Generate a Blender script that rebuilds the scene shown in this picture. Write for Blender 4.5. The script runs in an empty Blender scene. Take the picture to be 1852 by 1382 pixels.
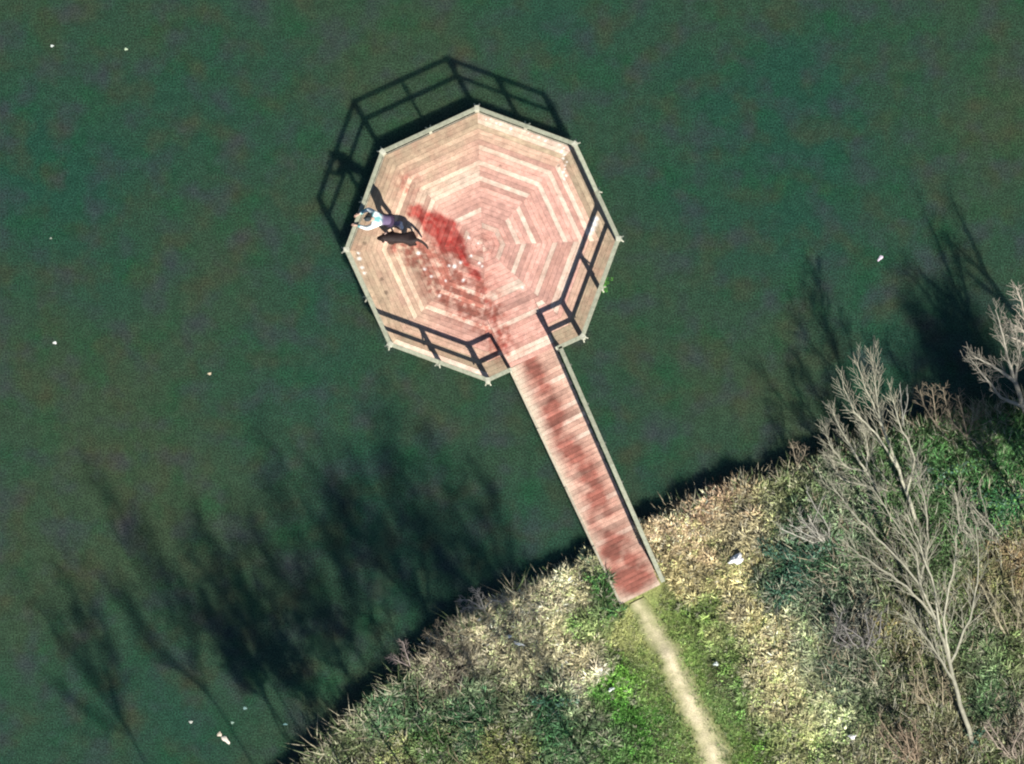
import bpy, bmesh, math, random
import numpy as np
from mathutils import Vector, Matrix
random.seed(7)
RNG = np.random.default_rng(11)
R = math.radians

# ------------------------------------------------------------------ camera, sky, sun, exposure
S = bpy.context.scene
HC, DECK, PPM = 100.0, 0.55, 60.0            # camera height, deck height, photo pixels per metre at deck level
cam = bpy.data.cameras.new('camera'); camo = bpy.data.objects.new('camera', cam)
S.collection.objects.link(camo); S.camera = camo
camo.location = (0, 0, HC); camo.rotation_euler = (0, 0, 0)
cam.sensor_width = 36; cam.lens = 36*(HC-DECK)/(1852/PPM); cam.clip_start = 1; cam.clip_end = 2000
SUN_EL = R(40.5)
sx, sy = 0.49, -0.872                        # horizontal direction towards the sun
w = bpy.data.worlds.new('World'); S.world = w; w.use_nodes = True
nt = w.node_tree; nt.nodes.clear()
sky = nt.nodes.new('ShaderNodeTexSky'); sky.sky_type = 'NISHITA'; sky.sun_disc = False
sky.sun_elevation = SUN_EL; sky.sun_rotation = math.atan2(sx, sy); sky.ozone_density = 3.0; sky.dust_density = .3
bg = nt.nodes.new('ShaderNodeBackground'); bg.inputs['Strength'].default_value = 0.05
ow = nt.nodes.new('ShaderNodeOutputWorld')
nt.links.new(sky.outputs[0], bg.inputs[0]); nt.links.new(bg.outputs[0], ow.inputs[0])
sl = bpy.data.lights.new('sun', 'SUN'); sl.energy = 5.0; sl.angle = R(0.8); sl.color = (1.0, 0.95, 0.87)
so = bpy.data.objects.new('sun', sl); S.collection.objects.link(so)
sd = Vector((sx*math.cos(SUN_EL), sy*math.cos(SUN_EL), math.sin(SUN_EL)))
so.rotation_euler = sd.to_track_quat('Z', 'Y').to_euler()
S.view_settings.view_transform = 'Standard'; S.view_settings.look = 'None'
S.cycles.pixel_filter_type = 'BLACKMAN_HARRIS'; S.cycles.filter_width = 2.1
S.view_settings.gamma = 1; S.view_settings.exposure = 0.75

# ------------------------------------------------------------------ helpers
def W(px, py, z=DECK):
    k = (HC-z)/(HC-DECK)/PPM
    return Vector(((px-926)*k, (691-py)*k, z))
def PX(x, y):                                # deck-level metres back to photo pixels (numpy ok)
    return x*PPM+926, 691-y*PPM
def tag(o, label=None, cat=None, group=None, kind=None):
    for k, v in (('label', label), ('category', cat), ('group', group), ('kind', kind)):
        if v: o[k] = v
    return o
def link(o, parent=None):
    S.collection.objects.link(o)
    if parent: o.parent = parent
    return o
def empty(name, loc, rz=0):
    o = bpy.data.objects.new(name, None); o.location = loc; o.rotation_euler = (0, 0, rz)
    o.empty_display_size = .2
    return link(o)
def srgb(r, g, b):
    f = lambda c: (c/255/12.92) if c/255 <= .04045 else ((c/255+.055)/1.055)**2.4
    return (f(r), f(g), f(b))
def fast_mesh(name, V, F, mat, parent=None, col=None, smooth=False):
    """V (n,3), F (m,k) with one k; col (n,3) point colours"""
    me = bpy.data.meshes.new(name)
    V = np.asarray(V, dtype=np.float32); F = np.asarray(F, dtype=np.int32)
    me.vertices.add(len(V)); me.vertices.foreach_set('co', V.ravel())
    k = F.shape[1]
    me.loops.add(F.size); me.loops.foreach_set('vertex_index', F.ravel())
    me.polygons.add(len(F))
    me.polygons.foreach_set('loop_start', np.arange(0, F.size, k, dtype=np.int32))
    me.polygons.foreach_set('use_smooth', np.full(len(F), smooth, dtype=bool))
    me.update(calc_edges=True)
    if col is not None:
        a = me.color_attributes.new('tint', 'FLOAT_COLOR', 'POINT')
        c = np.ones((len(V), 4), dtype=np.float32); c[:, :3] = col
        a.data.foreach_set('color', c.ravel())
    me.materials.append(mat)
    return link(bpy.data.objects.new(name, me), parent)
class MB:
    def __init__(s): s.v = []; s.f = []; s.c = []
    def add(s, vs, fs, c=(1, 1, 1)):
        b = len(s.v); s.v += [tuple(v) for v in vs]
        s.f += [tuple(i+b for i in f) for f in fs]; s.c += [c]*len(vs)
    def box(s, a, b, wd, ht, c=(1, 1, 1), up=(0, 0, 1), ext=0):
        """bar from a to b (centre line), width wd sideways, height ht along up"""
        a, b = Vector(a), Vector(b); d = (b-a).normalized(); a = a-d*ext; b = b+d*ext
        u = Vector(up); sd_ = d.cross(u)
        if sd_.length < 1e-4: sd_ = Vector((1, 0, 0))
        sd_.normalize(); u = sd_.cross(d).normalized()
        q = [p+sd_*(x*wd/2)+u*(y*ht/2) for p in (a, b) for x, y in ((-1, -1), (1, -1), (1, 1), (-1, 1))]
        s.add(q, [(0, 1, 2, 3), (7, 6, 5, 4), (0, 4, 5, 1), (1, 5, 6, 2), (2, 6, 7, 3), (3, 7, 4, 0)], c)
    def tube(s, pts, rad, n=6, c=(1, 1, 1), cap=True):
        pts = [Vector(p) for p in pts]; rings = []; ref = Vector((0.3, 0.2, 1)).normalized()
        vs = []; fs = []
        for i, p in enumerate(pts):
            d = (pts[min(i+1, len(pts)-1)]-pts[max(i-1, 0)]).normalized()
            x = d.cross(ref)
            if x.length < .05: x = d.cross(Vector((1, 0, 0)))
            x.normalize(); y = d.cross(x)
            r = rad[i]
            vs += [p+x*(r*math.cos(6.2832*k/n))+y*(r*math.sin(6.2832*k/n)) for k in range(n)]
        for i in range(len(pts)-1):
            for k in range(n):
                fs.append((i*n+k, i*n+(k+1) % n, (i+1)*n+(k+1) % n, (i+1)*n+k))
        if cap: fs.append(tuple(range(n-1, -1, -1))); fs.append(tuple((len(pts)-1)*n+k for k in range(n)))
        s.add(vs, fs, c)
    def build(s, name, mat, parent=None, smooth=False, bevel=0, label=None):
        me = bpy.data.meshes.new(name); me.from_pydata(s.v, [], s.f); me.update()
        a = me.color_attributes.new('tint', 'FLOAT_COLOR', 'POINT')
        c = np.ones((len(s.v), 4), dtype=np.float32); c[:, :3] = np.array(s.c); a.data.foreach_set('color', c.ravel())
        me.polygons.foreach_set('use_smooth', np.full(len(me.polygons), smooth, dtype=bool))
        me.materials.append(mat)
        o = link(bpy.data.objects.new(name, me), parent)
        if bevel:
            m = o.modifiers.new('b', 'BEVEL'); m.width = bevel; m.segments = 1; m.limit_method = 'ANGLE'
        if label: o['label'] = label
        return o
# value noise in numpy
_T = RNG.random((256, 256))
def vnoise(x, y):
    x = np.asarray(x, float); y = np.asarray(y, float)
    xi = np.floor(x).astype(int); yi = np.floor(y).astype(int); fx = x-xi; fy = y-yi
    fx = fx*fx*(3-2*fx); fy = fy*fy*(3-2*fy)
    g = lambda a, b: _T[a % 256, b % 256]
    return (g(xi, yi)*(1-fx)+g(xi+1, yi)*fx)*(1-fy)+(g(xi, yi+1)*(1-fx)+g(xi+1, yi+1)*fx)*fy
def fbm(x, y, o=4):
    s = 0; a = .5; t = 0
    for i in range(o):
        s = s+a*vnoise(x*2**i+i*17.3, y*2**i+i*9.1); t += a; a *= .55
    return s/t
def segdist(x, y, P):
    """distance to a polyline and the parameter along it, numpy"""
    x = np.asarray(x, float); y = np.asarray(y, float)
    best = np.full(x.shape, 1e9); par = np.zeros(x.shape); sg = np.zeros(x.shape)
    for i in range(len(P)-1):
        ax, ay = P[i][:2]; bx, by = P[i+1][:2]; dx, dy = bx-ax, by-ay
        t = np.clip(((x-ax)*dx+(y-ay)*dy)/(dx*dx+dy*dy), 0, 1)
        d = np.hypot(x-ax-t*dx, y-ay-t*dy); m = d < best
        best = np.where(m, d, best); par = np.where(m, i+t, par)
        sg = np.where(m, np.sign(dx*(y-ay)-dy*(x-ax)), sg)
    return best, par, sg
def sstep(a, b, x):
    t = np.clip((x-a)/(b-a), 0, 1); return t*t*(3-2*t)

# ------------------------------------------------------------------ materials
def mat(name, rough=.85, tint=True, base=(1, 1, 1), fine=12, amp=.25, fine2=60, amp2=.25, bump=0, spec=.25, two=False, metal=0):
    """tint attribute (or base colour) broken up by two octaves of noise in object metres"""
    m = bpy.data.materials.new(name); m.use_nodes = True; n = m.node_tree.nodes; l = m.node_tree.links
    p = n['Principled BSDF']; p.inputs['Roughness'].default_value = rough; p.inputs['Metallic'].default_value = metal
    p.inputs['Specular IOR Level'].default_value = spec
    if tint:
        a = n.new('ShaderNodeAttribute'); a.attribute_name = 'tint'; src = a.outputs['Color']
    else:
        a = n.new('ShaderNodeRGB'); a.outputs[0].default_value = (*base, 1); src = a.outputs[0]
    g = n.new('ShaderNodeNewGeometry')
    for sc, am in ((fine, amp), (fine2, amp2)):
        t = n.new('ShaderNodeTexNoise'); t.inputs['Scale'].default_value = sc; t.inputs['Detail'].default_value = 3
        l.new(g.outputs['Position'], t.inputs['Vector'])
        r = n.new('ShaderNodeMapRange'); r.inputs['From Min'].default_value = .3; r.inputs['From Max'].default_value = .7
        r.inputs['To Min'].default_value = 1-am; r.inputs['To Max'].default_value = 1+am
        l.new(t.outputs['Fac'], r.inputs['Value'])
        x = n.new('ShaderNodeVectorMath'); x.operation = 'SCALE'
        l.new(src, x.inputs[0]); l.new(r.outputs[0], x.inputs['Scale']); src = x.outputs[0]
    l.new(src, p.inputs['Base Color'])
    if bump:
        b = n.new('ShaderNodeBump'); b.inputs['Strength'].default_value = bump; b.inputs['Distance'].default_value = .02
        l.new(t.outputs['Fac'], b.inputs['Height']); l.new(b.outputs[0], p.inputs['Normal'])
    return m
M_deck = mat('deck_wood', .8, fine=9, amp=.12, fine2=45, amp2=.22, bump=.3)
M_rail = mat('rail_wood', .8, fine=8, amp=.2, fine2=50, amp2=.25, bump=.3)
M_ground = mat('ground_soil', .95, fine=5, amp=.25, fine2=24, amp2=.45, bump=.8)
M_path = mat('path_earth', .95, fine=6, amp=.15, fine2=30, amp2=.25, bump=.6)
M_blade = mat('grass_blades', .7, fine=3, amp=.12, fine2=25, amp2=.15, spec=.2)
M_bark = mat('bark', .9, fine=6, amp=.2, fine2=40, amp2=.25)
M_cloth = mat('cloth', .9, fine=10, amp=.1, fine2=60, amp2=.15)
M_skin = mat('skin', .6, fine=10, amp=.05, fine2=60, amp2=.05)
M_fur = mat('fur', .6, fine=14, amp=.3, fine2=70, amp2=.35, bump=.6)
M_litter = mat('litter', .6, fine=20, amp=.1, fine2=60, amp2=.1)

def water_mat():
    m = bpy.data.materials.new('pond_water'); m.use_nodes = True; n = m.node_tree.nodes; l = m.node_tree.links
    p = n['Principled BSDF']; p.inputs['Roughness'].default_value = .12; p.inputs['IOR'].default_value = 1.33
    p.inputs['Subsurface Weight'].default_value = 1; p.inputs['Subsurface Radius'].default_value = (.8, 1, 1.1); p.inputs['Subsurface Scale'].default_value = 1.7   # turbid water spreads the light
    g = n.new('ShaderNodeNewGeometry')
    def noise(scale, det, off=(0, 0, 0), sc=(1, 1, 1)):
        mp = n.new('ShaderNodeMapping'); mp.inputs['Location'].default_value = off; mp.inputs['Scale'].default_value = sc
        l.new(g.outputs['Position'], mp.inputs['Vector'])
        t = n.new('ShaderNodeTexNoise'); t.inputs['Scale'].default_value = scale; t.inputs['Detail'].default_value = det
        l.new(mp.outputs[0], t.inputs['Vector']); return t
    def rng(src, a, b, lo=.35, hi=.65):
        r = n.new('ShaderNodeMapRange'); r.inputs['From Min'].default_value = lo; r.inputs['From Max'].default_value = hi
        r.inputs['To Min'].default_value = a; r.inputs['To Max'].default_value = b; l.new(src, r.inputs['Value']); return r.outputs[0]
    def mix(fac, a, b):
        x = n.new('ShaderNodeMix'); x.data_type = 'RGBA'
        l.new(fac, x.inputs['Factor'])
        for s_, v in ((6, a), (7, b)):
            if isinstance(v, tuple): x.inputs[s_].default_value = (*v, 1)
            else: l.new(v, x.inputs[s_])
        return x.outputs[2]
    c = mix(rng(noise(.10, 3, (3, 8, 0)).outputs['Fac'], 0, 1), WATER_A, WATER_B)      # broad drift of algae
    c = mix(rng(noise(.85, 4, (31, 4, 0)).outputs['Fac'], 0, .55, .50, .74), c, WATER_G)
    c = mix(rng(noise(.9, 4, (9, 44, 0)).outputs['Fac'], 0, .55, .50, .76), c, WATER_BR)
    c = mix(rng(noise(1.0, 4, (71, 14, 0)).outputs['Fac'], 0, .62, .50, .76), c, WATER_V)
    f = rng(noise(22, 3).outputs['Fac'], .30, 1.70, .3, .7)                               # fine speck of algae
    s1 = n.new('ShaderNodeVectorMath'); s1.operation = 'SCALE'; l.new(c, s1.inputs[0]); l.new(f, s1.inputs['Scale'])
    f = rng(noise(3.2, 4, (5, 5, 5)).outputs['Fac'], .85, 1.15, .3, .7)
    s2 = n.new('ShaderNodeVectorMath'); s2.operation = 'SCALE'; l.new(s1.outputs[0], s2.inputs[0]); l.new(f, s2.inputs['Scale'])
    l.new(s2.outputs[0], p.inputs['Base Color'])
    b = n.new('ShaderNodeBump'); b.inputs['Strength'].default_value = .12; b.inputs['Distance'].default_value = .05
    l.new(noise(4, 3, (1, 1, 1)).outputs['Fac'], b.inputs['Height']); l.new(b.outputs[0], p.inputs['Normal'])
    return m
WATER_A, WATER_B = (.017, .060, .038), (.038, .063, .033)
WATER_G, WATER_BR, WATER_V = (.010, .070, .026), (.058, .050, .026), (.044, .044, .062)
M_water = water_mat()

# ------------------------------------------------------------------ the setting: terrain, water, path
def wp(p): return ((p[0]-926)/PPM, (691-p[1])/PPM)
BANK = [wp(p) for p in ((-9000, 6800), (-300, 1960), (200, 1640), (430, 1475), (540, 1392), (585, 1345), (640, 1300), (700, 1243), (760, 1192), (820, 1135), (900, 1090),
        (960, 1060), (1000, 1037), (1060, 1000), (1110, 972), (1160, 952), (1220, 918), (1290, 888), (1360, 868), (1430, 852), (1485, 825),
        (1550, 800), (1640, 775), (1740, 762), (1830, 735), (1960, 690), (2300, 560), (11000, -2600))]
PATH = [wp(p) for p in ((1156, 1085), (1178, 1130), (1212, 1195), (1245, 1275), (1272, 1330), (1296, 1395), (1340, 1500), (1500, 1900), (2200, 3300))]
def inland(x, y):
    d, t, s_ = segdist(x, y, BANK); return -d*s_      # positive on the land (south-east) side
def pathdist(x, y):
    d, t, s_ = segdist(x, y, PATH); return d*PPM, t, s_
def terrain(x, y):
    wob = (fbm(x*1.3+40, y*1.3, 3)-.5)*.5
    s = inland(x, y)+wob
    z = -.9+1.28*sstep(-.45, .18, s)+.055*np.clip(s, 0, 30)
    rough = sstep(60, 140, pathdist(x, y)[0])*sstep(.1, .8, s)
    z = z+(fbm(x*1.1, y*1.1, 4)-.5)*.35*rough+(fbm(x*4, y*4, 2)-.5)*.05*sstep(0, .3, s)
    d, t, _ = segdist(x, y, [wp((1030, 940)), wp((1160, 1078))])
    bl = 1-sstep(.95, 2.2, d); z = z*(1-bl)+np.minimum(z, .44)*bl
    return z
# reference colours of the cover (photo px, px, srgb as the plants look in sun), heights, green share
CTRL = [  # x, y, colour, blade height, tuft spread
 (620, 1350, (104, 112, 80), .30), (700, 1290, (74, 104, 72), .34), (760, 1330, (72, 104, 60), .26), (720, 1372, (122, 124, 78), .25),
 (800, 1200, (140, 128, 106), .42), (840, 1300, (64, 96, 66), .34), (900, 1140, (168, 156, 122), .34), (960, 1110, (186, 174, 138), .24),
 (930, 1210, (142, 136, 104), .34), (900, 1360, (112, 112, 66), .24), (1000, 1270, (44, 92, 58), .42), (1010, 1330, (62, 100, 66), .36),
 (1020, 1180, (168, 156, 116), .28), (1040, 1060, (178, 168, 126), .24), (1075, 1085, (60, 116, 54), .38), (1060, 1140, (130, 146, 92), .22),
 (1040, 1230, (170, 158, 132), .28), (1060, 1345, (92, 112, 76), .30), (1110, 1220, (92, 138, 52), .16), (1130, 1310, (76, 124, 50), .18),
 (1130, 1150, (150, 154, 96), .10), (1240, 1120, (112, 134, 72), .16), (1270, 1200, (112, 138, 74), .16), (1330, 1290, (106, 134, 76), .18), (1360, 1382, (98, 130, 60), .18),
 (1220, 960, (196, 168, 124), .24), (1290, 905, (182, 148, 112), .34), (1250, 1040, (156, 142, 92), .22), (1350, 960, (156, 146, 106), .32),
 (1340, 1060, (164, 152, 98), .26), (1400, 1150, (172, 158, 116), .26), (1430, 1230, (186, 174, 124), .24), (1490, 1290, (182, 172, 122), .24),
 (1470, 1370, (160, 158, 102), .22), (1400, 900, (112, 118, 78), .34), (1450, 960, (72, 96, 72), .46), (1430, 1040, (48, 86, 66), .46), (1480, 1090, (100, 110, 88), .36),
 (1540, 1120, (98, 92, 86), .44), (1520, 1200, (96, 104, 84), .40), (1560, 1260, (100, 104, 76), .36), (1600, 1330, (122, 106, 78), .34), (1560, 1380, (128, 116, 76), .30),
 (1530, 900, (116, 120, 92), .44), (1620, 860, (98, 116, 76), .50), (1700, 850, (74, 106, 62), .55), (1790, 860, (76, 112, 64), .52), (1740, 800, (92, 110, 70), .5),
 (1620, 1060, (104, 106, 74), .46), (1620, 1150, (134, 118, 68), .36), (1700, 980, (84, 98, 64), .50), (1780, 950, (56, 100, 66), .52), (1830, 930, (70, 112, 70), .5),
 (1830, 1030, (148, 110, 74), .40), (1800, 1120, (122, 112, 68), .44), (1840, 1200, (116, 116, 74), .44), (1760, 1150, (100, 108, 76), .44), (1700, 1240, (112, 100, 66), .40),
 (1800, 1260, (90, 106, 76), .42), (1845, 1310, (150, 122, 106), .36), (1720, 1350, (128, 104, 76), .36), (1800, 1370, (104, 104, 66), .4)]
_cx = np.array([c[0] for c in CTRL]); _cy = np.array([c[1] for c in CTRL])
_cc = np.array([srgb(*c[2]) for c in CTRL]); _l = _cc.mean(1)[:, None]; _wm = np.clip((_cc[:, :1]/_cc[:, 1:2]-.75)*2, 0, 1)
_cc = _cc*(_l/.16)**.28*1.0
_cc = _cc*(1-.28*_wm)+_l*.28*_wm*np.array([1.0, 1.02, .9]); _ch = np.array([c[3] for c in CTRL])
def cover(x, y):
    px, py = PX(x, y)
    px = px+(fbm(x*1.5, y*1.5+70, 3)-.5)*110; py = py+(fbm(x*1.5+50, y*1.5, 3)-.5)*110
    d2 = (px[:, None]-_cx)**2+(py[:, None]-_cy)**2
    wt = 1/(d2+300)**2; wt /= wt.sum(1)[:, None]
    g_ = sstep(1400, 1500, px)[:, None]
    return (wt@_cc)*(1-g_+g_*np.array([.88, 1.06, 1.02])), wt@_ch
ALB = 1.12                                       # reference colours -> albedo
# terrain grid, fine where the photograph looks, coarse towards the horizon
def axis(lo, hi, st, far):
    a = list(np.arange(lo, hi+1e-6, st)); g = st; x = hi
    while x < far: g *= 1.35; x += g; a.append(x)
    g = st; x = lo
    while x > -far: g *= 1.35; x -= g; a.insert(0, x)
    return np.array(a)
X, Y = np.meshgrid(axis(-8, 17, .12, 420), axis(-13, 1.5, .12, 420))
nx, ny = X.shape[1], X.shape[0]
xf, yf = X.ravel(), Y.ravel()
zt = terrain(xf, yf)
cc, _h = cover(np.clip(xf, -8, 17), np.clip(yf, -13, 2))
pd, pt, ps = pathdist(xf, yf)
soft = 1-sstep(38, 95, pd+(fbm(xf*2, yf*2, 3)-.5)*60)
nz = fbm(xf*3, yf*3, 3)[:, None]
soil = np.array([.036, .034, .024])*(0.6+nz*.8)
grassc = cc*ALB*np.array([.9, .9, .8])
tcol = soil*(1-soft[:, None])+(grassc*.9)*soft[:, None]
idx = np.arange(nx*ny).reshape(ny, nx)
F = np.stack([idx[:-1, :-1], idx[:-1, 1:], idx[1:, 1:], idx[1:, :-1]], -1).reshape(-1, 4)
tag(fast_mesh('ground', np.stack([xf, yf, zt], 1), F, M_ground, col=tcol, smooth=True), kind='structure')
ax = axis(-40, 40, 8, 420)
WX, WY = np.meshgrid(ax, ax); idx = np.arange(WX.size).reshape(WX.shape)
F = np.stack([idx[:-1, :-1], idx[:-1, 1:], idx[1:, 1:], idx[1:, :-1]], -1).reshape(-1, 4)
tag(fast_mesh('water', np.stack([WX.ravel(), WY.ravel(), 0*WX.ravel()], 1), F, M_water), kind='structure')

# worn path: a thin sheet that follows the ground, ragged width
def build_path():
    V, C, F = [], [], []
    L = [Vector(p) for p in PATH[:8]]; pts = []
    for i in range(len(L)-1):
        n_ = max(2, int((L[i+1]-L[i]).length/.1)); pts += [L[i].lerp(L[i+1], k/n_) for k in range(n_)]
    K = 13
    for i, p in enumerate(pts):
        d = (pts[min(i+3, len(pts)-1)]-pts[max(i-3, 0)]).normalized(); nrm = Vector((-d.y, d.x))
        wob = (float(vnoise(i*.06, 3.1))-.5)*.24
        prog = min(1, i/60)
        for k in range(K):
            u = k/(K-1)*2-1
            side = float(vnoise(i*.22, 7+(u > 0)*31))*.5+float(vnoise(i*.9, 4+(u > 0)*31))*.5
            half = (.28+.34*prog)*(.6+.8*side)
            q = p+nrm*(u*half+wob)
            V.append((q.x, q.y)); f = max(0, 1-abs(u)*1.15)**.8*(.30+.9*float(fbm(q.x*4, q.y*4, 3)))
            f *= .55+.45*min(1, i/14)
            a = np.array([.72, .62, .42]); b = np.array([.20, .22, .085]); C.append(b+(a-b)*f)
            if i and k: j = i*K+k; F.append((j-K-1, j-K, j, j-1))
    V = np.array(V); z = terrain(V[:, 0], V[:, 1])+.03
    tag(fast_mesh('path', np.column_stack([V, z]), F, M_path, col=np.array(C), smooth=True), kind='structure')
build_path()

# ------------------------------------------------------------------ grass, dead stalks, ground cover (stuff)
def blades(name, bx, by, bz, ang, length, lean, width, col, label=None, curve=.35, jit=.18, cat='grass'):
    n = len(bx)
    d = np.stack([np.cos(ang), np.sin(ang)], 1); s_ = np.stack([-np.sin(ang), np.cos(ang)], 1)*width[:, None]/2
    # some blades present their flat side at a slant
    V = np.zeros((n, 5, 3), np.float32)
    h1 = length*np.cos(lean*.7)*.55; r1 = length*np.sin(lean*.7)*.55
    l2 = np.clip(lean+curve, 0, 1.75); h2 = h1+length*np.cos(l2)*.45; r2 = r1+length*np.sin(l2)*.45
    base = np.stack([bx, by], 1)
    V[:, 0, :2] = base-s_; V[:, 1, :2] = base+s_; V[:, 0, 2] = V[:, 1, 2] = bz-.02
    mid = base+d*r1[:, None]; V[:, 2, :2] = mid+s_*.9; V[:, 3, :2] = mid-s_*.9; V[:, 2, 2] = V[:, 3, 2] = bz+h1
    V[:, 4, :2] = base+d*r2[:, None]; V[:, 4, 2] = bz+h2
    b = (np.arange(n)*5)[:, None]
    F = np.concatenate([b+np.array([0, 1, 2]), b+np.array([0, 2, 3]), b+np.array([3, 2, 4])], 1).reshape(-1, 3)
    c = col*(1+RNG.normal(0, jit, (n, 1))); c = np.clip(c, .008, .9)
    o = fast_mesh(name, V.reshape(-1, 3), F, M_blade, col=np.repeat(c, 5, 0))
    return tag(o, label, cat, None, 'stuff')
WALK_L = [(920, 665), (1122, 1092)]; WALK_R = [(1003, 622), (1193, 1045)]
def on_walk(x, y, m=0):
    px, py = PX(x, y)
    d, t, _ = segdist(px, py, [(961, 643), (1157, 1068)])
    return d < 47+m
def scatter(n, lo=(-8.2, -12.6), hi=(16.6, .6)):
    x = RNG.uniform(lo[0], hi[0], n); y = RNG.uniform(lo[1], hi[1], n)
    s = inland(x, y); k = (s > -.05)&(~on_walk(x, y, -4)); return x[k], y[k], s[k]
def tufts(name, nt_, per, label, sel, hmul=1, colf=None, wid=(.020, .038), seedlean=(.35, 1.35), spread=.07, cat='grass', minh=.04):
    x, y, s = scatter(nt_)
    k = sel(x, y, s); x, y, s = x[k], y[k], s[k]
    c, h = cover(x, y)
    n = len(x); tv = np.exp(RNG.normal(0, .46, n))[:, None]
    c = c*np.clip(tv, .35, 2.2)*(.12+1.75*fbm(x*1.7+5, y*1.7, 4))[:, None]
    pl = (RNG.random(n) < .16)[:, None]; c = np.where(pl, c*.4+np.array([.34, .32, .24])*.6, c)
    if colf is not None: c = colf(c, x, y)
    m = RNG.integers(int(per*.5), int(per*1.5), n); rep = np.repeat(np.arange(n), m); N = len(rep)
    dom = RNG.uniform(0, 6.283, n)            # each tuft is combed a little to one side
    a = np.where(RNG.random(N) < .5, RNG.uniform(0, 6.283, N), dom[rep]+RNG.normal(0, .7, N))
    bx = x[rep]+np.cos(a)*RNG.random(N)*spread; by = y[rep]+np.sin(a)*RNG.random(N)*spread
    th = RNG.uniform(.6, 1.35, n)
    L = np.clip(h[rep]*th[rep]*hmul*RNG.uniform(.55, 1.2, N), minh, 1.2)
    lean = RNG.uniform(*seedlean, N)
    bz = terrain(bx, by)
    wd = RNG.uniform(*wid, N)*np.clip(L/.25, .7, 1.3)
    return blades(name, bx, by, bz, a, L, lean, wd, c[rep]*ALB, label, cat=cat)
def rough_sel(x, y, s):
    pd, t, _ = pathdist(x, y); lim = 52+55*np.clip(t/5, 0, 1)+(fbm(x*2+9, y*2, 3)-.5)*60
    return (pd > lim)
def short_sel(x, y, s):
    pd, t, _ = pathdist(x, y); return (pd < 125+20*np.clip(t, 0, 5))&(pd > 9+RNG.random(len(x))*12)&(s > .2)
NAME_G = 'rough grass covering the bank'
tufts('rough_grass', 30000, 26, 'rough mixed green and straw grass tufts covering the bank', rough_sel)
tufts('short_grass', 90000, 7, 'short trodden green grass on both sides of the path', short_sel, hmul=.55, wid=(.012, .022), spread=.05, seedlean=(.2, 1.2), minh=.03)
def pale(c, x, y):
    t = np.array([.56, .53, .40]); k = RNG.uniform(.35, .85, (len(x), 1)); return c*(1-k)+t*k*1.0
def dry_sel(x, y, s):
    c, h = cover(x, y); r = c[:, 0]/(c[:, 1]+1e-4); d = fbm(x*1.6+3, y*1.6+8, 3)
    pd = pathdist(x, y)[0]
    return (RNG.random(len(x)) < np.clip((r-.72)*1.7, .10, 1))&(d > .36)&(pd > 80)
tufts('dry_grass', 11000, 14, 'pale straw coloured dead grass lying among the green tufts', dry_sel, colf=pale, hmul=.75, wid=(.020, .040), seedlean=(.6, 1.45), cat='dry grass')
def pathedge_sel(x, y, s):
    pd, t, _ = pathdist(x, y); return (pd < 100)&(RNG.random(len(x)) < .30+.6*sstep(0, 20, pd)*fbm(x*5, y*5, 2)*1.4)
def straw(c, x, y):
    pd = pathdist(x, y)[0][:, None]; t = np.array([.46, .43, .21])*(.7+.6*RNG.random((len(x), 1))); k = np.clip(1.2-pd/100, 0, 1)*.85
    return c*(1-k)+t*k
tufts('worn_grass', 60000, 6, 'yellowed trampled grass stubble fringing the pale path', pathedge_sel, hmul=.3, colf=straw, wid=(.012, .02), spread=.05, minh=.025)
# reeds and stalks that hang over the water's edge
def reeds():
    xs, ys, an, Ls, cs = [], [], [], [], []
    P = [Vector(p) for p in BANK[3:26]]
    for i in range(len(P)-1):
        seg = P[i+1]-P[i]; out = Vector((-seg.y, seg.x)).normalized(); ln = seg.length
        for k in range(int(ln*52)):
            t = RNG.random(); p = P[i]+seg*t+out*RNG.uniform(-.35, .12)
            px, py = PX(p.x, p.y)
            if on_walk(np.array([p.x]), np.array([p.y]), 4)[0]: continue
            clump = float(vnoise(p.x*1.6, p.y*1.6+5))
            tall = .26+.85*max(0, clump-.35) + (.30+.9*max(0, clump-.4) if 560 < px < 950 else 0)+ (.25 if px > 1400 else 0)
            xs.append(p.x); ys.append(p.y); an.append(math.atan2(out.y, out.x)+RNG.normal(0, .75)); Ls.append(tall*RNG.uniform(.5, 1.3))
            g = RNG.random()+(.25 if px < 900 else 0); cs.append((.28, .25, .17) if g < .5 else ((.34, .32, .22) if g < .75 else (.10, .14, .06)))
    x, y = np.array(xs), np.array(ys); L = np.array(Ls)
    z = np.maximum(terrain(x, y), .0)
    blades('reeds', x, y, z, np.array(an), L, RNG.uniform(.25, 1.2, len(x)), RNG.uniform(.014, .028, len(x)), np.array(cs), 'brown and straw reeds fringing the water along the whole bank', cat='reeds')
reeds()
def dead_stems():
    x, y, s_ = scatter(34000); px, py = PX(x, y); d = fbm(x*.8+60, y*.8+3, 3)
    right = sstep(1400, 1520, px+np.clip(900-py, 0, 200)*.3-np.clip(py-1150, 0, 300)*.45); left = (1-sstep(760, 980, px))*.18
    k = (RNG.random(len(x)) < np.clip(right+left, .05, 1)*sstep(.36, .6, d)*.5)&(pathdist(x, y)[0] > 140); x, y = x[k], y[k]; n = len(x)
    c0, h = cover(x, y); t = RNG.random((n, 1)); col = np.where(t < .4, np.array([.30, .28, .20]), np.where(t < .7, np.array([.22, .22, .17]), np.array([.19, .15, .10])))
    flow = R(112)+(fbm(x*.35, y*.35+11, 2)-.5)*2.2
    blades('dead_stems', x, y, terrain(x, y)+h*.3, flow+RNG.normal(0, .6, n), RNG.uniform(.35, .95, n), RNG.uniform(.5, 1.2, n), RNG.uniform(.012, .024, n), col*(.6+.8*RNG.random((n, 1))),
        'long pale dead stems leaning through the overgrown right and lower left of the bank', curve=.15, cat='dead stems')
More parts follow.
